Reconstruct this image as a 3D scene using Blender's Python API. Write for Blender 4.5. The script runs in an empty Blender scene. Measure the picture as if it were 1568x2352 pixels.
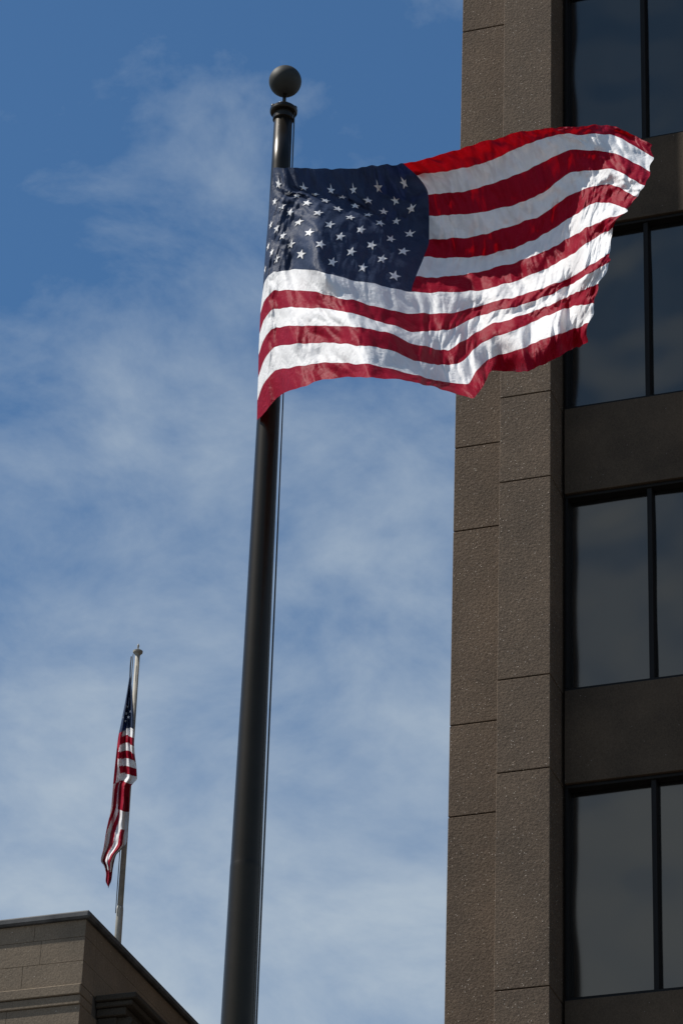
import bpy, bmesh, math, random
import numpy as np
from mathutils import Vector, Matrix, noise
random.seed(4)
R = math.radians
scene = bpy.context.scene
col = scene.collection

# ------------------------------------------------------------------ camera
PITCH, ROLL, F = R(30.4), R(2.12), 8034.0          # focal length in units of a 1568 x 2352 frame
CAM = Vector((0, 0, 1.6))
FW = Vector((0, math.cos(PITCH), math.sin(PITCH)))
r0 = Vector((1, 0, 0)); u0 = Vector((0, -math.sin(PITCH), math.cos(PITCH)))
RT = r0*math.cos(ROLL) + u0*math.sin(ROLL)
UP = u0*math.cos(ROLL) - r0*math.sin(ROLL)
cd = bpy.data.cameras.new('camera'); cam = bpy.data.objects.new('camera', cd); col.objects.link(cam)
cd.sensor_fit = 'VERTICAL'; cd.sensor_height = 36; cd.lens = 36*F/2352
cd.clip_start = 0.5; cd.clip_end = 5000
m = Matrix.Identity(4)
for i in range(3):
    m[i][0] = RT[i]; m[i][1] = UP[i]; m[i][2] = -FW[i]; m[i][3] = CAM[i]
cam.matrix_world = m
scene.camera = cam
AZ, EL = R(86.5), R(55)                                 # sun to the left of the camera heading
sdir = Vector((-math.sin(AZ)*math.cos(EL), math.cos(AZ)*math.cos(EL), math.sin(EL)))

def ray(px, py): return FW + RT*((px-784)/F) - UP*((py-1176)/F)
def at_y(px, py, Y):
    d = ray(px, py); return CAM + d*((Y-CAM.y)/d.y)
def hit(px, py, P, n):
    d = ray(px, py); return CAM + d*((P-CAM).dot(n)/d.dot(n))

# ------------------------------------------------------------------ helpers
def tag(o, label=None, cat=None, group=None, kind=None):
    if label: o['label'] = label
    if cat: o['category'] = cat
    if group: o['group'] = group
    if kind: o['kind'] = kind
    return o
def empty(name, loc):
    o = bpy.data.objects.new(name, None); col.objects.link(o); o.location = loc; o.empty_display_size = .2
    return o
def obj(name, bm, mats, parent=None, origin=None, smooth=False):
    me = bpy.data.meshes.new(name)
    if origin is not None: bmesh.ops.translate(bm, verts=bm.verts, vec=-Vector(origin))
    bm.normal_update()
    bm.to_mesh(me); bm.free()
    if not isinstance(mats, (list, tuple)): mats = [mats]
    for x in mats: me.materials.append(x)
    if smooth:
        me.polygons.foreach_set('use_smooth', [True]*len(me.polygons))
    o = bpy.data.objects.new(name, me); col.objects.link(o)
    if parent: o.parent = parent
    return o
def hexa(bm, pts, mi=0):
    vs = [bm.verts.new(p) for p in pts]
    for f in ((0,3,2,1),(4,5,6,7),(0,1,5,4),(1,2,6,5),(2,3,7,6),(3,0,4,7)):
        fc = bm.faces.new([vs[i] for i in f]); fc.material_index = mi
    return vs
def fbox(bm, fr, a0, a1, b0, b1, z0, z1, bev=0):
    """box in a local frame fr(a,b,z)"""
    vs = hexa(bm, [fr(a0,b0,z0), fr(a1,b0,z0), fr(a1,b1,z0), fr(a0,b1,z0), fr(a0,b0,z1), fr(a1,b0,z1), fr(a1,b1,z1), fr(a0,b1,z1)])
    if bev:
        es = {e for v in vs for e in v.link_edges}
        bmesh.ops.bevel(bm, geom=list(es), offset=bev, segments=1, affect='EDGES')
def fix(bm): bmesh.ops.recalc_face_normals(bm, faces=bm.faces); return bm
def lathe(bm, cx, cy, prof, n=40, cap=True):
    rings = []
    for r_, z in prof:
        rings.append([bm.verts.new((cx+r_*math.cos(2*math.pi*i/n), cy+r_*math.sin(2*math.pi*i/n), z)) for i in range(n)])
    for a, b in zip(rings[:-1], rings[1:]):
        for i in range(n):
            bm.faces.new((a[i], a[(i+1)%n], b[(i+1)%n], b[i]))
    if cap:
        bm.faces.new(rings[-1]); bm.faces.new(rings[0][::-1])
def tube(bm, pts, rad, n=8):
    rings = []
    for i, p in enumerate(pts):
        t = (pts[min(i+1, len(pts)-1)] - pts[max(i-1, 0)]).normalized()
        a = t.cross(Vector((0.3, 1, 0.1))).normalized(); b = t.cross(a)
        rings.append([bm.verts.new(p + a*(rad*math.cos(2*math.pi*k/n)) + b*(rad*math.sin(2*math.pi*k/n))) for k in range(n)])
    for a, b in zip(rings[:-1], rings[1:]):
        for k in range(n): bm.faces.new((a[k], a[(k+1)%n], b[(k+1)%n], b[k]))
    bm.faces.new(rings[0][::-1]); bm.faces.new(rings[-1])
    fix(bm)

# ------------------------------------------------------------------ materials
def newmat(name):
    mt = bpy.data.materials.new(name); mt.use_nodes = True
    nt = mt.node_tree; nt.nodes.clear()
    out = nt.nodes.new('ShaderNodeOutputMaterial')
    return mt, nt, out
def N(nt, t, **kw):
    n = nt.nodes.new(t)
    for k, v in kw.items():
        if k.startswith('i_'): n.inputs[k[2:].replace('_', ' ')].default_value = v
        else: setattr(n, k, v)
    return n
def ramp(nt, src, stops):
    n = nt.nodes.new('ShaderNodeValToRGB'); nt.links.new(src, n.inputs[0])
    e = n.color_ramp.elements
    while len(e) < len(stops): e.new(.5)
    for el, (p, c) in zip(e, stops): el.position = p; el.color = (*c, 1)
    return n
def mixc(nt, fac, a, b, mode='MIX'):
    n = nt.nodes.new('ShaderNodeMix'); n.data_type = 'RGBA'; n.blend_type = mode
    if isinstance(fac, (int, float)): n.inputs[0].default_value = fac
    else: nt.links.new(fac, n.inputs[0])
    for s, v in ((6, a), (7, b)):
        if isinstance(v, tuple): n.inputs[s].default_value = (*v, 1)
        else: nt.links.new(v, n.inputs[s])
    return n.outputs[2]

def granite(name, c1, c2, fleck=.965, bump=.75, scale=1.0, stain=(.72, 1.15), fcol=(.62, .53, .44)):
    mt, nt, out = newmat(name); L = nt.links.new
    tc = N(nt, 'ShaderNodeTexCoord')
    b = N(nt, 'ShaderNodeBsdfPrincipled', i_Roughness=.8)
    b.inputs['Specular IOR Level'].default_value = .2
    n1 = N(nt, 'ShaderNodeTexNoise', i_Scale=60*scale, i_Detail=6, i_Roughness=.75)
    n2 = N(nt, 'ShaderNodeTexNoise', i_Scale=.9, i_Detail=6, i_Roughness=.65)
    n3 = N(nt, 'ShaderNodeTexNoise', i_Scale=36*scale, i_Detail=4, i_Roughness=.7)
    vo = N(nt, 'ShaderNodeTexVoronoi', i_Scale=70*scale)
    for x in (n1, n2, n3, vo): L(tc.outputs['Object'], x.inputs['Vector'])
    r1 = ramp(nt, n1.outputs[0], [(.34, c1), (.66, c2)])
    r2 = ramp(nt, n2.outputs[0], [(.3, (stain[0],)*3), (.7, (stain[1], stain[1]*.97, stain[1]*.93))])
    c = mixc(nt, 1, r1.outputs[0], r2.outputs[0], 'MULTIPLY')
    sp = N(nt, 'ShaderNodeSeparateColor'); L(vo.outputs['Color'], sp.inputs[0])
    g = N(nt, 'ShaderNodeMath', operation='GREATER_THAN'); L(sp.outputs[0], g.inputs[0]); g.inputs[1].default_value = fleck
    l = N(nt, 'ShaderNodeMath', operation='LESS_THAN'); L(vo.outputs['Distance'], l.inputs[0]); l.inputs[1].default_value = .30
    mm = N(nt, 'ShaderNodeMath', operation='MULTIPLY'); L(g.outputs[0], mm.inputs[0]); L(l.outputs[0], mm.inputs[1])
    c = mixc(nt, mm.outputs[0], c, fcol)
    L(c, b.inputs['Base Color'])
    bp = N(nt, 'ShaderNodeBump', i_Strength=bump, i_Distance=.011)
    L(n3.outputs[0], bp.inputs['Height']); L(bp.outputs[0], b.inputs['Normal'])
    L(b.outputs[0], out.inputs[0])
    return mt
def plain(name, c1, c2=None, rough=.5, metal=0, scale=6, bump=0, spec=.5, stint=(1, 1, 1)):
    mt, nt, out = newmat(name); L = nt.links.new
    tc = N(nt, 'ShaderNodeTexCoord')
    b = N(nt, 'ShaderNodeBsdfPrincipled', i_Roughness=rough, i_Metallic=metal)
    b.inputs['Specular IOR Level'].default_value = spec
    b.inputs['Specular Tint'].default_value = (*stint, 1)
    n1 = N(nt, 'ShaderNodeTexNoise', i_Scale=scale, i_Detail=6, i_Roughness=.65)
    L(tc.outputs['Object'], n1.inputs['Vector'])
    r1 = ramp(nt, n1.outputs[0], [(.3, c1), (.7, c2 or c1)]); L(r1.outputs[0], b.inputs['Base Color'])
    if bump:
        bp = N(nt, 'ShaderNodeBump', i_Strength=bump, i_Distance=.005)
        L(n1.outputs[0], bp.inputs['Height']); L(bp.outputs[0], b.inputs['Normal'])
    L(b.outputs[0], out.inputs[0])
    return mt
def cloth(name, c, trans=.14, tcol=None, spec=.05):
    mt, nt, out = newmat(name); L = nt.links.new
    tc = N(nt, 'ShaderNodeTexCoord')
    n1 = N(nt, 'ShaderNodeTexNoise', i_Scale=9, i_Detail=5, i_Roughness=.6)
    L(tc.outputs['Object'], n1.inputs['Vector'])
    r1 = ramp(nt, n1.outputs[0], [(.3, tuple(x*.9 for x in c)), (.7, tuple(min(1, x*1.06) for x in c))])
    b = N(nt, 'ShaderNodeBsdfPrincipled', i_Roughness=.5)
    b.inputs['Specular IOR Level'].default_value = spec
    t = N(nt, 'ShaderNodeBsdfTranslucent')
    L(r1.outputs[0], b.inputs['Base Color'])
    if tcol: t.inputs['Color'].default_value = (*tcol, 1)
    else: L(r1.outputs[0], t.inputs['Color'])
    n2 = N(nt, 'ShaderNodeTexNoise', i_Scale=26, i_Detail=4, i_Roughness=.6, i_Distortion=.8); L(tc.outputs['Object'], n2.inputs['Vector'])
    bp = N(nt, 'ShaderNodeBump', i_Strength=.6, i_Distance=.014); L(n2.outputs[0], bp.inputs['Height']); L(bp.outputs[0], b.inputs['Normal'])
    x = N(nt, 'ShaderNodeMixShader', i_Fac=trans); L(b.outputs[0], x.inputs[1]); L(t.outputs[0], x.inputs[2])
    L(x.outputs[0], out.inputs[0])
    return mt
M_pier = granite('brown_granite', (.078, .054, .036), (.215, .157, .111))
M_span = granite('dark_granite', (.058, .042, .028), (.096, .071, .049), fleck=.996, bump=.25, stain=(.6, 1.2), fcol=(.2, .17, .15))
M_stone = granite('tan_stone', (.155, .120, .085), (.250, .198, .144), fleck=.992, bump=.4)
M_shaded = granite('shaded_stone', (.030, .025, .019), (.068, .056, .042), fleck=.998, bump=.4)  # tan stone darkened for cornice and brackets, shade put into the colour
M_joint = plain('joint_mortar', (.014, .012, .010), (.02, .018, .016), rough=.9)
M_mortar = plain('light_mortar', (.07, .058, .045), (.10, .085, .066), rough=.9)
M_frame = plain('bronze_frame', (.007, .0062, .0055), (.010, .009, .008), rough=.6, spec=.18)
M_cop = plain('lead_coping', (.025, .027, .03), (.10, .10, .10), rough=.7, scale=4, bump=.2)
M_bronze = plain('dark_bronze_pole', (.0095, .0074, .005), (.0145, .0115, .0085), rough=.30, scale=9, bump=.04, spec=.36, stint=(1, .88, .72))
M_ball = plain('dark_ball', (.026, .026, .022), (.040, .040, .034), rough=.6, scale=14, bump=.1, spec=.22)
M_rope = plain('rope', (.03, .027, .024), (.05, .047, .042), rough=.9, scale=60)
M_alu = plain('weathered_pole_paint', (.22, .21, .18), (.42, .39, .33), rough=.6, scale=5, spec=.3)
M_ground = plain('plaza_concrete', (.09, .085, .08), (.14, .13, .12), rough=.9, scale=1.5, bump=.2)
M_red = cloth('red_cloth', (.275, .006, .024), trans=.14, tcol=(.90, .004, .004)); M_white = cloth('white_cloth', (.82, .81, .81), trans=.04); M_blue = cloth('blue_cloth', (.040, .055, .098), trans=.08, tcol=(.01, .03, .16))

def glassmat():
    mt, nt, out = newmat('tinted_glass'); L = nt.links.new
    tc = N(nt, 'ShaderNodeTexCoord')
    mp = N(nt, 'ShaderNodeMapping'); mp.inputs['Scale'].default_value = (1.0, 1.0, 1.0); L(tc.outputs['Object'], mp.inputs[0])
    n1 = N(nt, 'ShaderNodeTexNoise', i_Scale=1.3, i_Detail=.3, i_Roughness=.3); L(mp.outputs[0], n1.inputs['Vector'])
    bp = N(nt, 'ShaderNodeBump', i_Strength=1, i_Distance=.036); L(n1.outputs[0], bp.inputs['Height'])
    b = N(nt, 'ShaderNodeBsdfPrincipled', i_Roughness=.12, i_IOR=2.05)
    b.inputs['Base Color'].default_value = (.004, .004, .004, 1)
    b.inputs['Specular Tint'].default_value = (1, .89, .76, 1)
    L(bp.outputs[0], b.inputs['Normal']); L(b.outputs[0], out.inputs[0])
    return mt
M_glass = glassmat()

# ------------------------------------------------------------------ ground
bm = bmesh.new()
vs = [bm.verts.new(p) for p in ((-1500, -1500, 0), (1500, -1500, 0), (1500, 1500, 0), (-1500, 1500, 0))]
bm.faces.new(vs)
tag(obj('ground', bm, M_ground), kind='structure')

# ------------------------------------------------------------------ street grid directions
TH = R(20)
T = Vector((math.cos(TH), -math.sin(TH), 0)); NRM = Vector((-math.sin(TH), -math.cos(TH), 0)); BK = -NRM
Z = Vector((0, 0, 1))

# ------------------------------------------------------------------ office building
P0 = at_y(1145, 1176, 30.5)
O3 = Vector((P0.x, P0.y, 0))
def fo(s, d, z): return O3 + T*s + BK*d + Z*z
def s_at(px, py, d): return (hit(px, py, O3+BK*d, NRM) - O3).dot(T)
def z_at(px, py, d): return hit(px, py, O3+BK*d, NRM).z
SB, REC = .82, .39
sR1 = s_at(1263, 1176, 0); sL0 = s_at(1041, 1176, SB); sM = s_at(1491, 1176, REC+.06)
zb1, zt2, zb2, zt3, zb3 = [z_at(1262, y, 0) for y in (899, 1092, 1547, 1764, 2266)]
FP = (zb1-zb3)/2; WH = ((zt2-zb2)+(zt3-zb3))/2
bays = [(sR1, sM+(sM-sR1))]; PW = sR1
bays.append((bays[0][1]+PW, bays[0][1]+PW+(bays[0][1]-sR1)))
ZTOP = zb2+4*FP
fl = range(-2, 4)
joints = [0.0]
k = -4
while zb2+k*FP < ZTOP-.1:
    for z in (zb2+k*FP, zb2+k*FP+WH):
        if .4 < z < ZTOP-.1: joints.append(z)
    k += 1
joints.append(ZTOP)
off_b = empty('office_building', fo(0, 0, 0)); oo = off_b.location.copy()
tag(off_b, 'tall brown granite office block with dark tinted windows behind the waving flag', 'building')
G = .006
def stack(name, a0, a1, d0, d1, label=None):
    bm = bmesh.new()
    for z0, z1 in zip(joints[:-1], joints[1:]):
        fbox(bm, fo, a0, a1, d0, d1, z0+G, z1-G, bev=.005)
    o = obj(name, fix(bm), M_pier, off_b, oo)
    if label: o['label'] = label
    bm = bmesh.new(); fbox(bm, fo, a0+.03, a1-.03, d0+.03, d1-.03, .02, ZTOP-.02)
    obj('joint_core', fix(bm), M_joint, o, oo)
stack('pier', 0, PW, 0, 1.5)
stack('pier', bays[0][1], bays[0][1]+PW, 0, 1.5)
stack('pier', bays[1][1], bays[1][1]+PW, 0, 1.5)
stack('corner_panel', sL0, -.012, SB, 2.2, 'set back granite strip at the building corner')
bm = bmesh.new(); fbox(bm, fo, sL0+.05, bays[1][1]+PW-.05, 2.21, 16, .01, ZTOP-.01); obj('core_wall', fix(bm), M_span, off_b, oo)
GAP = .035
for bi, (a0, a1) in enumerate(bays):
    g = GAP
    for q0, q1 in ((a0+.002, a0+GAP-.001), (a1-GAP+.001, a1-.002)):
        bm = bmesh.new(); fbox(bm, fo, q0, q1, REC+.12, REC+.5, .01, ZTOP-.01); obj('recess_strip', fix(bm), M_joint, off_b, oo)
    sp = [(0.01, zb2-2*FP)] + [(zb2+i*FP+WH, min(zb2+(i+1)*FP, ZTOP)) for i in fl]
    for z0, z1 in sp:
        bm = bmesh.new(); fbox(bm, fo, a0+g, a1-g, REC, REC+.5, z0, z1, bev=.004); obj('spandrel', fix(bm), M_span, off_b, oo)
    for i in fl:
        z0 = zb2+i*FP+.004; z1 = z0+WH-.008; d0, d1 = REC+.035, REC+.20; w = .036; wj = .026; x0, x1 = a0+g, a1-g; mid = (a0+a1)/2
        bm = bmesh.new()
        fbox(bm, fo, x0, x1, d0, d1, z0, z0+w, .004); fbox(bm, fo, x0, x1, d0, d1, z1-w, z1, .004)
        fbox(bm, fo, x0, x0+wj, d0, d1, z0+w, z1-w, .004); fbox(bm, fo, x1-wj, x1, d0, d1, z0+w, z1-w, .004)
        wf = obj('window', fix(bm), M_frame, off_b, oo)
        bm = bmesh.new(); fbox(bm, fo, mid-.026, mid+.026, d0+.02, d1, z0+w, z1-w, .004); obj('mullion', fix(bm), M_frame, wf, oo)
        for p0, p1 in ((x0+wj, mid-.026), (mid+.026, x1-wj)):
            bm = bmesh.new(); fbox(bm, fo, p0, p1, d0+.10, d0+.115, z0+w, z1-w); obj('pane', fix(bm), M_glass, wf, oo)

# ------------------------------------------------------------------ stone building on the left
C = at_y(199, 2112, 33.0); O2 = Vector((C.x, C.y, 0))
def fl2(a, b, z): return O2 - T*a + BK*b + Z*z          # a: along the front to the left, b: back
def z2(py, px=196): return hit(px, py, O2, NRM).z
zc1, zc0 = z2(2094), z2(2111)
rows = [z2(2111), z2(2150), z2(2205), z2(2259)]
sb = empty('stone_building', fl2(0, 0, 0)); so = sb.location.copy()
tag(sb, 'tan stone building corner with a dark metal roof edge under the limp flag', 'building')
AL, BL = 9.0, 14.0
bm = bmesh.new()
rr = random.Random(3)
def course(z0, z1, proud=0, wmin=.45, wmax=.95):
    a = -proud; q = .0015
    while a < AL:
        w = rr.uniform(wmin, wmax); a1 = min(a+w, AL)
        fbox(bm, fl2, a+q, a1-q, -proud, .3, z0+q, z1-q, .002); a = a1
    b = .304
    while b < BL:
        w = rr.uniform(wmin, wmax)*3; b1 = min(b+w, BL)
        fbox(bm, fl2, -proud+.002, .3, b+.001, b1-.001, z0+.001, z1-.001, .001); b = b1
for a, b in zip(rows[1:], rows[:-1]): course(a, b)
zz = z2(2305); k = 0
while zz > .1:
    z0 = max(zz-.32, 0.0); course(z0, zz); zz = z0; k += 1
    if k > 6: break
wl = obj('wall', fix(bm), M_stone, sb, so)
bm = bmesh.new(); fbox(bm, fl2, .008, AL-.02, .008, BL-.02, 0.01, zc0-.01); obj('inner_wall', fix(bm), M_mortar, sb, so)
bm = bmesh.new()
fbox(bm, fl2, -.05, AL, -.05, BL, zc0, zc1, .02)
obj('coping', fix(bm), M_cop, sb, so)
bm = bmesh.new()
zA, zB, zC = z2(2259), z2(2283), z2(2305)
fbox(bm, fl2, -.003, AL, -.035, .3, zB+.002, zA-.004, .008)
fbox(bm, fl2, -.002, AL, -.018, .3, zC+.002, zB-.002, .008)
obj('string_course', fix(bm), M_stone, sb, so)
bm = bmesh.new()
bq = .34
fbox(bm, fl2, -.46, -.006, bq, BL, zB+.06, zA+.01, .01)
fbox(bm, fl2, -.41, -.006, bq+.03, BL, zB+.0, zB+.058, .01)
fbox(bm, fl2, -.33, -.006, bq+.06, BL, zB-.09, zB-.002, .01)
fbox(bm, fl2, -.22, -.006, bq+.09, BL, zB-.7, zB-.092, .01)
obj('cornice', fix(bm), M_shaded, sb, so)
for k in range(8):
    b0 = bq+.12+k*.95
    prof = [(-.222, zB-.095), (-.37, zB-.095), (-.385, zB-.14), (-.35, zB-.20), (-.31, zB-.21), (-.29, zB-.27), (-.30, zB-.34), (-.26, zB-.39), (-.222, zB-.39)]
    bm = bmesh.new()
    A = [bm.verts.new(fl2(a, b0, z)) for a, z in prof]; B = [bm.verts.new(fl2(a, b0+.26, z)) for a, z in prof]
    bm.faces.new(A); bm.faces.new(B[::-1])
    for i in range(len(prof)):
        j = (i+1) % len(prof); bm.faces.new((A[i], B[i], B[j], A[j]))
    obj('bracket', fix(bm), M_shaded, sb, so)

# ------------------------------------------------------------------ near flagpole
D = 16.6
PT = at_y(652, 245, D); PX, PY = PT.x, D
def zp(py):
    px = 652-.05006*(py-245); return at_y(px, py, D).z
pole = empty('flagpole', (PX, PY, 0)); po = pole.location.copy()
tag(pole, 'tall dark bronze flagpole topped with a ball, carrying the waving flag', 'flagpole')
bm = bmesh.new()
zj = zp(1990)
lathe(bm, PX, PY, [(.125, 0), (.122, .3), (.0875, zp(2352)), (.0824, zj-.2), (.0820, zj-.03), (.0820, zj-.006), (.0812, zj), (.0808, zj+.006), (.0803, zj+.03), (.079, zj+.2), (.0705, zp(1500)), (.0634, zp(965)), (.0562, zp(380)), (.0535, zp(268))], 56)
obj('shaft', fix(bm), M_bronze, pole, po, True)
zt = zp(262)
bm = bmesh.new()
lathe(bm, PX, PY, [(.05, zt-.05), (.062, zt-.045), (.062, zt-.022), (.057, zt-.018), (.057, zt), (.077, zt+.004), (.081, zt+.012), (.081, zt+.028), (.074, zt+.036), (.05, zt+.042), (.046, zt+.06), (.03, zt+.066)], 48)
obj('truck', fix(bm), M_bronze, pole, po, False)
bc = at_y(657.5, 187, D); BR = .0965
bm = bmesh.new(); lathe(bm, PX, PY, [(.011, zt+.06), (.011, bc.z-BR*.9)], 16); obj('stem', fix(bm), M_bronze, pole, po, True)
bm = bmesh.new()
bmesh.ops.create_uvsphere(bm, u_segments=48, v_segments=32, radius=BR, matrix=Matrix.Translation((PX, PY, bc.z)))
obj('ball_finial', bm, M_ball, pole, po, True)
for ang in (R(-10), R(200), R(100)):
    bm = bmesh.new()
    c = Vector((PX+.066*math.cos(ang), PY+.066*math.sin(ang), zt+.04))
    bmesh.ops.create_uvsphere(bm, u_segments=14, v_segments=10, radius=.014, matrix=Matrix.Translation(c))
    obj('pulley', bm, M_bronze, pole, po, True)
for k, (ox, oy) in enumerate(((.002, -.012), (.006, .012))):
    pts = []
    z0, z1 = 1.4, zt-.01
    for i in range(40):
        f = i/39; z = z0+(z1-z0)*f
        rp = .122+(.0535-.122)*f
        pts.append(Vector((PX+rp+.010+ox*(1-f)+.003*math.sin(f*9+k*.6), PY+oy-.02, z)))
    bm = bmesh.new(); tube(bm, pts, .0032, 8); obj('halyard', bm, M_rope, pole, po, True)
bm = bmesh.new()
pf = lambda a, b, z: Vector((PX+a, PY+b, z))
fbox(bm, pf, .11, .15, -.02, .02, 1.36, 1.44, .004)
fbox(bm, pf, .15, .165, -.02, .02, 1.30, 1.50, .004)
obj('cleat', fix(bm), M_bronze, pole, po)

# ------------------------------------------------------------------ waving flag
def pchip(xs, ys, xq):
    xs = np.asarray(xs, float); ys = np.asarray(ys, float); xq = np.asarray(xq, float)
    if ys.ndim == 1: ys = ys[:, None]
    h = np.diff(xs)[:, None]; d = np.diff(ys, axis=0)/h
    mm = np.zeros_like(ys); mm[0] = d[0]; mm[-1] = d[-1]
    if len(xs) > 2:
        w1 = 2*h[1:]+h[:-1]; w2 = h[1:]+2*h[:-1]
        with np.errstate(divide='ignore', invalid='ignore'):
            hm = (w1+w2)/(w1/d[:-1]+w2/d[1:])
        mm[1:-1] = np.where(d[:-1]*d[1:] > 0, hm, 0)
    i = np.clip(np.searchsorted(xs, xq, side='right')-1, 0, len(xs)-2)
    hh = h[i]; t = ((xq-xs[i])[:, None])/hh
    return ((1+2*t)*(1-t)**2)*ys[i] + t*(1-t)**2*hh*mm[i] + t*t*(3-2*t)*ys[i+1] + t*t*(t-1)*hh*mm[i+1]
def catmull(xs, ys, xq):
    xs = np.asarray(xs, float); ys = np.asarray(ys, float); xq = np.asarray(xq, float)
    if ys.ndim == 1: ys = ys[:, None]
    h = np.diff(xs)[:, None]; d = np.diff(ys, axis=0)/h
    mm = np.zeros_like(ys); mm[0] = d[0]; mm[-1] = d[-1]
    mm[1:-1] = (d[:-1]*h[1:]+d[1:]*h[:-1])/(h[1:]+h[:-1])
    i = np.clip(np.searchsorted(xs, xq, side='right')-1, 0, len(xs)-2)
    hh = h[i]; t = ((xq-xs[i])[:, None])/hh
    return ((1+2*t)*(1-t)**2)*ys[i] + t*(1-t)**2*hh*mm[i] + t*t*(3-2*t)*ys[i+1] + t*t*(t-1)*hh*mm[i+1]
def gsm(A, sig, axis):
    n = max(1, int(3*sig)); kx = np.exp(-.5*(np.arange(-n, n+1)/sig)**2); kx /= kx.sum()
    pad = [(0, 0), (0, 0)]; pad[axis] = (n, n)
    B = np.pad(A, pad, mode='edge'); out = np.zeros_like(A)
    for q in range(2*n+1):
        out += kx[q]*(B[q:q+A.shape[0], :] if axis == 0 else B[:, q:q+A.shape[1]])
    return out

kc = [0, .7, 2.1, 3.5, 4.9, 6.3, 7]; kl = [8, 9, 10, 11, 12, 13]
trace = {
 0:    (kc+kl, [(627,385),(625,413),(619,470),(614,528),(609,585),(605,642),(603,672),(598,720),(596,767),(594,815),(593,867),(591,920),(590,965)]),
 .033: (kc+kl, [(640,385),(640,424),(632,463),(623,517),(617,567),(610,620),(608,648),(607,692),(607,734),(606,780),(606,830),(604,884),(606,950)]),
 .1:   (kc+kl, [(690,386),(697,432),(683,452),(667,487),(650,543),(636,597),(632,624),(636,666),(636,709),(636,752),(635,797),(636,850),(640,910)]),
 .167: (kc+kl, [(752,388),(760,438),(747,460),(731,490),(711,535),(693,584),(687,618),(692,667),(693,706),(694,748),(694,790),(695,839),(697,886)]),
 .233: (kc+kl, [(805,387),(811,437),(815,472),(803,501),(780,545),(762,602),(754,630),(757,679),(758,711),(758,748),(757,788),(757,833),(757,871)]),
 .3:   (kc+kl, [(860,381),(868,432),(880,487),(872,515),(852,564),(832,613),(826,645),(827,695),(827,726),(827,752),(826,792),(825,835),(825,866)]),
 .367: (kc+kl, [(905,378),(928,420),(945,480),(940,537),(925,578),(905,635),(899,661),(900,713),(897,746),(897,768),(895,805),(893,845),(893,869)]),
 .4:   (list(range(14)), [(925,376),(957,403),(983,448),(985,498),(985,550),(973,590),(955,636),(945,671),(952,720),(950,762),(945,787),(942,823),(940,857),(938,876)]),
 .5:   (list(range(14)), [(1015,353),(1045,390),(1060,440),(1068,491),(1072,546),(1068,592),(1050,632),(1045,671),(1040,717),(1030,757),(1022,804),(1020,840),(1015,876),(1012,893)]),
 .55:  (list(range(14)), [(1062,340),(1088,380),(1100,431),(1110,486),(1114,538),(1110,587),(1095,625),(1093,666),(1085,706),(1070,738),(1060,785),(1058,830),(1070,882),(1084,914)]),
 .6:   (list(range(14)), [(1110,326),(1130,366),(1140,418),(1150,478),(1155,526),(1150,578),(1140,614),(1140,658),(1130,694),(1110,722),(1095,762),(1090,800),(1098,846),(1107,890)]),
 .65:  (list(range(14)), [(1158,313),(1173,348),(1183,402),(1193,465),(1198,511),(1193,564),(1183,602),(1183,645),(1173,684),(1155,710),(1140,742),(1133,775),(1133,819),(1133,851)]),
 .7:   (list(range(14)), [(1205,301),(1215,330),(1225,384),(1235,449),(1240,494),(1235,546),(1225,588),(1225,630),(1215,672),(1200,698),(1190,727),(1185,757),(1182,806),(1190,854)]),
 .8:   (list(range(14)), [(1300,291),(1300,309),(1320,343),(1320,394),(1320,442),(1312,498),(1300,550),(1300,592),(1290,645),(1280,668),(1270,697),(1265,722),(1255,776),(1250,836)]),
 .9:   (list(range(14)), [(1390,288),(1390,308),(1400,350),(1400,390),(1392,423),(1378,464),(1360,515),(1360,550),(1345,615),(1340,636),(1330,668),(1320,703),(1310,757),(1305,806)]),
 1.0:  (list(range(14)), [(1497,332),(1493,362),(1487,394),(1474,428),(1458,452),(1443,480),(1428,490),(1406,524),(1397,583),(1393,603),(1378,652),(1370,697),(1356,742),(1352,788)]),
}
us = sorted(trace)
NU1, NU2, KD = 200, 300, 12
uq = np.concatenate([np.linspace(0, .4, NU1+1), np.linspace(.4, 1, NU2+1)[1:]])
kq = np.linspace(0, 13, 13*KD+1)
tr = np.stack([pchip(trace[u][0], trace[u][1], kq) for u in us])          # (nu,nk,2)
P = pchip(us, tr.reshape(len(us), -1), uq).reshape(len(uq), len(kq), 2)
nz = noise.noise
def rid(v): return .5-abs(nz(v))*2
def sat(x): return max(0, min(1, x))
# the line of the deep fold that runs from the top of the hoist down across the canton and back up to the fly
vk = [(0, 0), (.033, .3), (.1, .8), (.167, 1.8), (.233, 2.6), (.3, 3.4), (.367, 4.1), (.4, 4.8), (.5, 5.3), (.55, 5.4), (.6, 5.3), (.65, 5.1), (.7, 4.8), (.8, 3.6), (.9, 2.4), (1, 1.2)]
vo_ = [(0, -.05), (.033, -.10), (.1, -.13), (.167, -.11), (.233, -.07), (.3, -.03), (.367, .02), (.4, .04), (.5, .02), (.55, -.01), (.6, -.06), (.65, -.12), (.7, -.18), (.8, -.33), (.9, -.44), (1, -.42)]
KV = catmull([a for a, b in vk], [b for a, b in vk], uq)[:, 0]
OV = catmull([a for a, b in vo_], [b for a, b in vo_], uq)[:, 0]
U2, K2 = np.meshgrid(uq, kq, indexing='ij')
def sst(x, a, b):
    t = np.clip((x-a)/(b-a), 0, 1); return t*t*(3-2*t)
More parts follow.
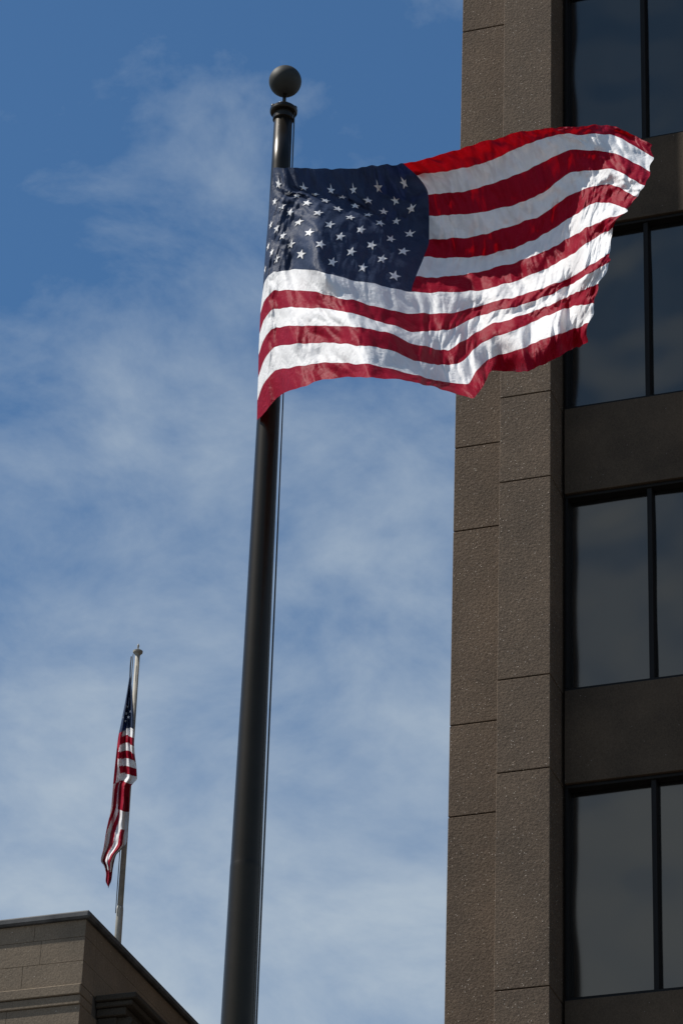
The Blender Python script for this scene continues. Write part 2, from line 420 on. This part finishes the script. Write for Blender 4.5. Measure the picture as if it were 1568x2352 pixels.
# how strongly each stretch of cloth leans to the sun
low = .44 + .06*np.sin(U2*9) + .14*np.exp(-((U2-.62)/.05)**2) - .18*np.exp(-((U2-.46)/.07)**2)*sst(K2, 6, 9)
up_ = -.03 - .60*(1-sst(K2, .5, 1.4))*sst(U2, .2, .38)*(1-sst(U2, .74, .9)) + .34*sst(U2, .86, .97)
TGT = up_ + (low-up_)*sst(K2-KV[:, None], -.4, .4)
hem = sst(K2, 12.0, 12.5)*sst(U2, .63, .68)
TGT = TGT*(1-hem) - .35*hem
for i, u in enumerate(uq):
    for j, kk in enumerate(kq):
        lit = 1 if kk > KV[i] else .4
        e = .38*nz((u*10-kk*.5, kk*.55+u*4, 1.7)) + .32*rid((u*15-kk*.75, kk*.5+u*3, 4.2)) + .20*nz((u*34-kk*.6, kk*.9, 21.))
        e += sat((u-.5)/.2)*sat((kk-4)/2)*.30*math.sin(2*math.pi*((kk+9*(u-.5))/2.3)+3*nz((u*6, kk*.5, 2.9)))
        TGT[i, j] += lit*e*sat(u/.1)
FWn, RTn, UPn, Cn, Sn = (np.array(x) for x in (FW, RT, UP, CAM, sdir))
DIR = FWn + RTn*((P[:, :, 0:1]-784)/F) - UPn*((P[:, :, 1:2]-1176)/F)
def place(off): return Cn + DIR*((D+off)/DIR[:, :, 1])[:, :, None]
step = kq[1]-kq[0]
HOF = np.repeat((-.045-1.6*np.minimum(uq, .06))[:, None], len(kq), 1) - .05*np.minimum(1, uq/.06)[:, None]*K2/13*2
WB = sst(U2, .02, .15)
OF = HOF*(1-WB) + WB*(OV[:, None] - .03*np.abs(K2-KV[:, None]))
vi = np.clip((KV/step).round().astype(int), 0, len(kq)-1)
for it in range(70):
    Q = place(OF)
    a = np.gradient(Q, axis=0); b = np.gradient(Q, axis=1)
    n = np.cross(a, b); n /= np.linalg.norm(n, axis=2)[:, :, None] + 1e-9
    n *= np.where(n[:, :, 1:2] > 0, -1, 1)
    dot = (n*Sn).sum(2)
    g = np.gradient(OF, axis=1)/step
    g = np.clip(g - .045*(TGT-dot), -.16, .13)
    g = gsm(gsm(g, 1.6, 1), 2.2, 0)
    cum = np.concatenate([np.zeros((len(uq), 1)), np.cumsum((g[:, 1:]+g[:, :-1])/2*step, axis=1)], axis=1)
    new = cum - cum[np.arange(len(uq)), vi][:, None] + OV[:, None]
    OF = HOF*(1-WB) + WB*gsm(new, 2.2, 0)
PW3 = np.zeros((len(uq), len(kq), 3))
for i, u in enumerate(uq):
    w = min(1, u/.07)
    for j, kk in enumerate(kq):
        seam = abs(kk-round(kk))
        n_ = .008*nz((u*28-kk*.55, kk*.7, 5.1)) + .010*rid((u*32-kk*.5, kk*.9, 9.3)) + .006*nz((u*66+kk*.3, kk*1.2, 4.4)) + .003*rid((u*85-kk*.9, kk*1.6, 14.4))
        n_ += .006*(1-min(1, seam*2.2))*nz((u*95, round(kk)*3.3, 2.2))
        cw = sat((.44-u)/.06)*sat((8-kk)/2)
        n_ += cw*(.011*rid((kk*.9-u*13, u*4, 3.3)) + .010*nz((kk*2.2-u*30, u*7, 8.8)))
        re = sat((u-.66)/.3)
        n_ += re*(.013*nz((u*17+kk*.9, kk*.8-u*4, 6.6)) + .010*rid((u*24+kk*1.2, kk*.8, 7.7)))
        fe = sat((u-.86)/.14)**2
        dx = fe*(11*nz((kk*.9, 3.3, .7))+6*nz((kk*2.3, 1.1, 5.5)))
        dy = w*(3.4*nz((u*26, kk*.6, 12.1)) + 2.4*nz((u*60, kk*.8, 17.3)))
        PW3[i, j] = at_y(P[i, j, 0]+dx, P[i, j, 1]+dy, D+OF[i, j]+w*n_*1.8)
du = np.gradient(PW3, axis=0); dk = np.gradient(PW3, axis=1)
NR = np.cross(du, dk); NR /= np.linalg.norm(NR, axis=2)[:, :, None]
flag = empty('flag', Vector(PW3[0, -1])); fo_ = flag.location.copy()
tag(flag, 'large flag of stars and stripes waving in the wind from the dark pole', 'flag')
def grid_mesh(sel, matf):
    bm = bmesh.new(); vm = {}
    def V(i, j):
        if (i, j) not in vm: vm[(i, j)] = bm.verts.new(PW3[i, j])
        return vm[(i, j)]
    for i in range(len(uq)-1):
        for j in range(len(kq)-1):
            if sel(i, j):
                f = bm.faces.new((V(i, j), V(i, j+1), V(i+1, j+1), V(i+1, j))); f.material_index = matf(i, j)
    return bm
canton = obj('canton', grid_mesh(lambda i, j: i < NU1 and j < 7*KD, lambda i, j: 0), M_blue, flag, fo_, True)
obj('striped_field', grid_mesh(lambda i, j: not (i < NU1 and j < 7*KD), lambda i, j: (j//KD) % 2), [M_red, M_white], flag, fo_, True)
def surf(u, k, o):
    fi = u/.4*NU1; fj = k*KD
    i = min(int(fi), NU1-1); j = min(int(fj), 7*KD-1); a = fi-i; b = fj-j
    def bl(A): return A[i, j]*(1-a)*(1-b)+A[i+1, j]*a*(1-b)+A[i, j+1]*(1-a)*b+A[i+1, j+1]*a*b
    return Vector(bl(PW3)+bl(NR)*o)
def star(uc, kc_):
    bm = bmesh.new()
    pts = []
    for q in range(10):
        rad = 1 if q % 2 == 0 else .40
        a = math.pi*q/5
        pts.append((uc+.0115*rad*math.sin(a), kc_-.29*rad*math.cos(a)))
    n = 5
    for o in (.004, -.004):
        for q in range(10):
            A, B, Cc = (uc, kc_), pts[q], pts[(q+1) % 10]
            vv = {}
            for i in range(n+1):
                for j in range(n+1-i):
                    a, b = i/n, j/n
                    vv[(i, j)] = bm.verts.new(surf(A[0]+(B[0]-A[0])*a+(Cc[0]-A[0])*b, A[1]+(B[1]-A[1])*a+(Cc[1]-A[1])*b, o))
            for i in range(n):
                for j in range(n-i):
                    bm.faces.new((vv[(i, j)], vv[(i+1, j)], vv[(i, j+1)]))
                    if i+j < n-1: bm.faces.new((vv[(i+1, j)], vv[(i+1, j+1)], vv[(i, j+1)]))
    bmesh.ops.remove_doubles(bm, verts=bm.verts, dist=1e-5)
    obj('star', bm, M_white, canton, fo_, True)
for j in range(1, 10):
    for i in range(1, 12):
        if (i+j) % 2 == 0: star(.4*i/12, .7*j)

# ------------------------------------------------------------------ roof flagpole and limp flag
YR = 35.4
B2 = at_y(271, 2160, YR); RX = B2.x
HR = zc1
def xr(py): return 271-(py-2160)*.0664
def zr(py): return at_y(xr(py), py, YR).z
rp = empty('flagpole', (RX, YR, HR)); ro = rp.location.copy()
tag(rp, 'thin pale metal flagpole standing on the stone building roof', 'flagpole')
bm = bmesh.new(); lathe(bm, RX, YR, [(.033, zr(2084)), (.031, zr(1800)), (.027, zr(1506))], 24); obj('shaft', fix(bm), M_alu, rp, ro, True)
bm = bmesh.new(); lathe(bm, RX, YR, [(.042, HR), (.038, zr(2090)), (.034, zr(2082))], 24); obj('sleeve', fix(bm), M_alu, rp, ro, True)
zt2_ = zr(1503)
bm = bmesh.new(); lathe(bm, RX, YR, [(.027, zt2_-.02), (.035, zt2_), (.055, zt2_+.02), (.057, zt2_+.04), (.035, zt2_+.055), (.015, zt2_+.06)], 24); obj('truck', fix(bm), M_alu, rp, ro)
bm = bmesh.new(); lathe(bm, RX, YR, [(.009, zt2_+.055), (.009, zr(1486)), (.014, zr(1484)), (.006, zr(1479))], 12); obj('finial', fix(bm), M_alu, rp, ro, True)
bm = bmesh.new()
tube(bm, [at_y(302, 1508, YR-.05), at_y(300, 1530, YR-.06), at_y(299, 1560, YR-.06)], .008, 6); obj('halyard', bm, M_rope, rp, ro, True)
bm = bmesh.new()
tube(bm, [Vector((RX-.05, YR-.03, zr(1506))), Vector((RX-.045, YR-.03, zr(1800))), Vector((RX-.043, YR-.03, zr(2100)))], .005, 6); obj('halyard', bm, M_rope, rp, ro, True)

LT = [(1553,298),(1610,288),(1660,278),(1690,272),(1740,266),(1790,261),(1850,256),(1910,244),(1950,238),(1978,232),(1992,240),(2010,244),(2025,243),(2038,248)]
RTt = [(1553,301),(1600,305),(1660,308),(1690,308),(1730,310),(1760,314),(1785,315),(1797,306),(1806,299),(1850,297),(1900,295),(1935,292),(1946,284),(1965,267),(1995,260),(2025,256),(2038,250)]
nr, nc = 190, 60
yq = np.linspace(1553, 2038, nr+1)
lx = pchip([a for a, b in LT], [b for a, b in LT], yq)[:, 0]; rx = pchip([a for a, b in RTt], [b for a, b in RTt], yq)[:, 0]
lim = empty('flag', at_y(299, 1900, YR)); lo = lim.location.copy()
tag(lim, 'limp folded flag hanging down along the thin pale roof flagpole', 'flag')
GP = np.zeros((nr+1, nc+1, 3)); PXg = np.zeros((nr+1, nc+1, 2))
for i, y in enumerate(yq):
    ph = (y-1553)/485
    for j in range(nc+1):
        s = j/nc
        x = lx[i]+(rx[i]-lx[i])*s
        amp = .07*min(1, .15+ph*2.5)
        o = -.16 - amp*math.sin(s*math.pi*2.6+ph*3.2+.4) - .045*math.sin(s*math.pi*5.5-ph*6) + .06*nz((s*4, ph*9, 3)) + .03*nz((s*9, ph*22, 7)) - .12*s
        yy = y + 3.0*math.sin(s*6+ph*4)
        GP[i, j] = at_y(x, yy, YR+o); PXg[i, j] = (x, y)
def limcol(x, y, s):
    if y < 1680-8*s: return 2
    edge = .20+.08*math.sin(y*.05)
    if y < 1797 and s > edge:
        return 1 if int((y-1672-4*s)/17.5) % 2 == 0 else 0
    if y < 1797: return 0 if (s < .12 or y < 1700) else 1 if y > 1740 else 0
    q = s*5.2+(y-1797)/75+.25*math.sin(y*.06)
    if y < 1862 and s > .38: return 0
    if y < 1902 and s > .52: return 1
    return 1 if int(q) % 2 == 0 and y < 2000 else 0
def lim_mesh(sel):
    bm = bmesh.new(); vm = {}
    def V(i, j):
        if (i, j) not in vm: vm[(i, j)] = bm.verts.new(GP[i, j])
        return vm[(i, j)]
    for i in range(nr):
        for j in range(nc):
            c = limcol(PXg[i, j, 0]*.5+PXg[i+1, j+1, 0]*.5, (yq[i]+yq[i+1])/2, (j+.5)/nc)
            if sel(c):
                f = bm.faces.new((V(i, j), V(i+1, j), V(i+1, j+1), V(i, j+1))); f.material_index = c if c < 2 else 0
    return bm
M_red2 = cloth('faded_red_cloth', (.32, .009, .027), trans=.10)
lc = obj('canton', lim_mesh(lambda c: c == 2), M_blue, lim, lo, True)
obj('striped_field', lim_mesh(lambda c: c < 2), [M_red2, M_white], lim, lo, True)
for sx, sy in ((283,1648),(290,1640),(296,1655),(288,1660),(293,1625),(301,1640)):
    i = int((sy-1553)/485*nr); j = int((sx-lx[i])/(rx[i]-lx[i])*nc)
    c = Vector(GP[i, j]); bm = bmesh.new()
    ring = []
    for q in range(10):
        rad = .022 if q % 2 == 0 else .009
        ring.append(bm.verts.new(c+Vector((rad*math.sin(math.pi*q/5)*.8, -.03, rad*math.cos(math.pi*q/5)))))
    bm.faces.new(ring); obj('star', bm, M_white, lc, lo)

# ------------------------------------------------------------------ light
sl = bpy.data.lights.new('sun', 'SUN'); sl.energy = 5.0; sl.angle = R(.5); sl.color = (1, .95, .87)
so_ = bpy.data.objects.new('sun', sl); col.objects.link(so_); so_.location = (-20, 0, 40)
so_.rotation_euler = sdir.to_track_quat('Z', 'Y').to_euler()
w = bpy.data.worlds.new('World'); scene.world = w; w.use_nodes = True
nt = w.node_tree; nt.nodes.clear(); L = nt.links.new
out = nt.nodes.new('ShaderNodeOutputWorld'); bg = N(nt, 'ShaderNodeBackground', i_Strength=.09)
sky = nt.nodes.new('ShaderNodeTexSky'); sky.sky_type = 'NISHITA'; sky.sun_disc = False
sky.sun_elevation = EL; sky.sun_rotation = math.atan2(sdir.x, sdir.y) % (2*math.pi)
sky.air_density = 1.0; sky.dust_density = .4; sky.ozone_density = 2.5
tc = nt.nodes.new('ShaderNodeTexCoord')
def mapn(rot, sc, loc=(0, 0, 0)):
    mp = nt.nodes.new('ShaderNodeMapping'); mp.inputs['Rotation'].default_value = rot; mp.inputs['Scale'].default_value = sc; mp.inputs['Location'].default_value = loc
    L(tc.outputs['Generated'], mp.inputs[0]); return mp
m1 = mapn((0, R(25), 0), (15, 15, 24), (6.1, 0, 3.2)); m2 = mapn((0, R(-15), 0), (11, 11, 17), (7.9, 1, 6.3))
n1 = N(nt, 'ShaderNodeTexNoise', i_Scale=1.0, i_Detail=12, i_Roughness=.60, i_Distortion=.25); L(m1.outputs[0], n1.inputs['Vector'])
n2 = N(nt, 'ShaderNodeTexNoise', i_Scale=1.0, i_Detail=6, i_Roughness=.5, i_Distortion=.2); L(m2.outputs[0], n2.inputs['Vector'])
def mth(op, a, b, clamp=False):
    n = nt.nodes.new('ShaderNodeMath'); n.operation = op; n.use_clamp = clamp
    for s, v in ((0, a), (1, b)):
        if isinstance(v, (int, float)): n.inputs[s].default_value = v
        else: L(v, n.inputs[s])
    return n.outputs[0]
sx = nt.nodes.new('ShaderNodeSeparateXYZ'); L(tc.outputs['Generated'], sx.inputs[0])
g = nt.nodes.new('ShaderNodeMapRange'); g.inputs[1].default_value = .625; g.inputs[2].default_value = .38; L(sx.outputs[2], g.inputs[0])
mixn = mth('ADD', mth('MULTIPLY', n1.outputs[0], .6), mth('MULTIPLY', n2.outputs[0], .4))
f = mth('ADD', mth('MULTIPLY', mth('SUBTRACT', mixn, .50), 2.8), mth('MULTIPLY', g.outputs[0], .82))
f = mth('ADD', f, mth('MULTIPLY', mth('MULTIPLY', sx.outputs[0], sx.outputs[1]), .6))
f = mth('ADD', f, -.07, True)
f = mth('MULTIPLY', f, .90)
tint = mixc(nt, 1, sky.outputs[0], (.58, .88, 1.05), 'MULTIPLY')
c = mixc(nt, f, tint, (5.0, 5.9, 6.8))
L(c, bg.inputs[0]); L(bg.outputs[0], out.inputs[0])
scene.view_settings.view_transform = 'Standard'; scene.view_settings.look = 'None'; scene.view_settings.exposure = 0
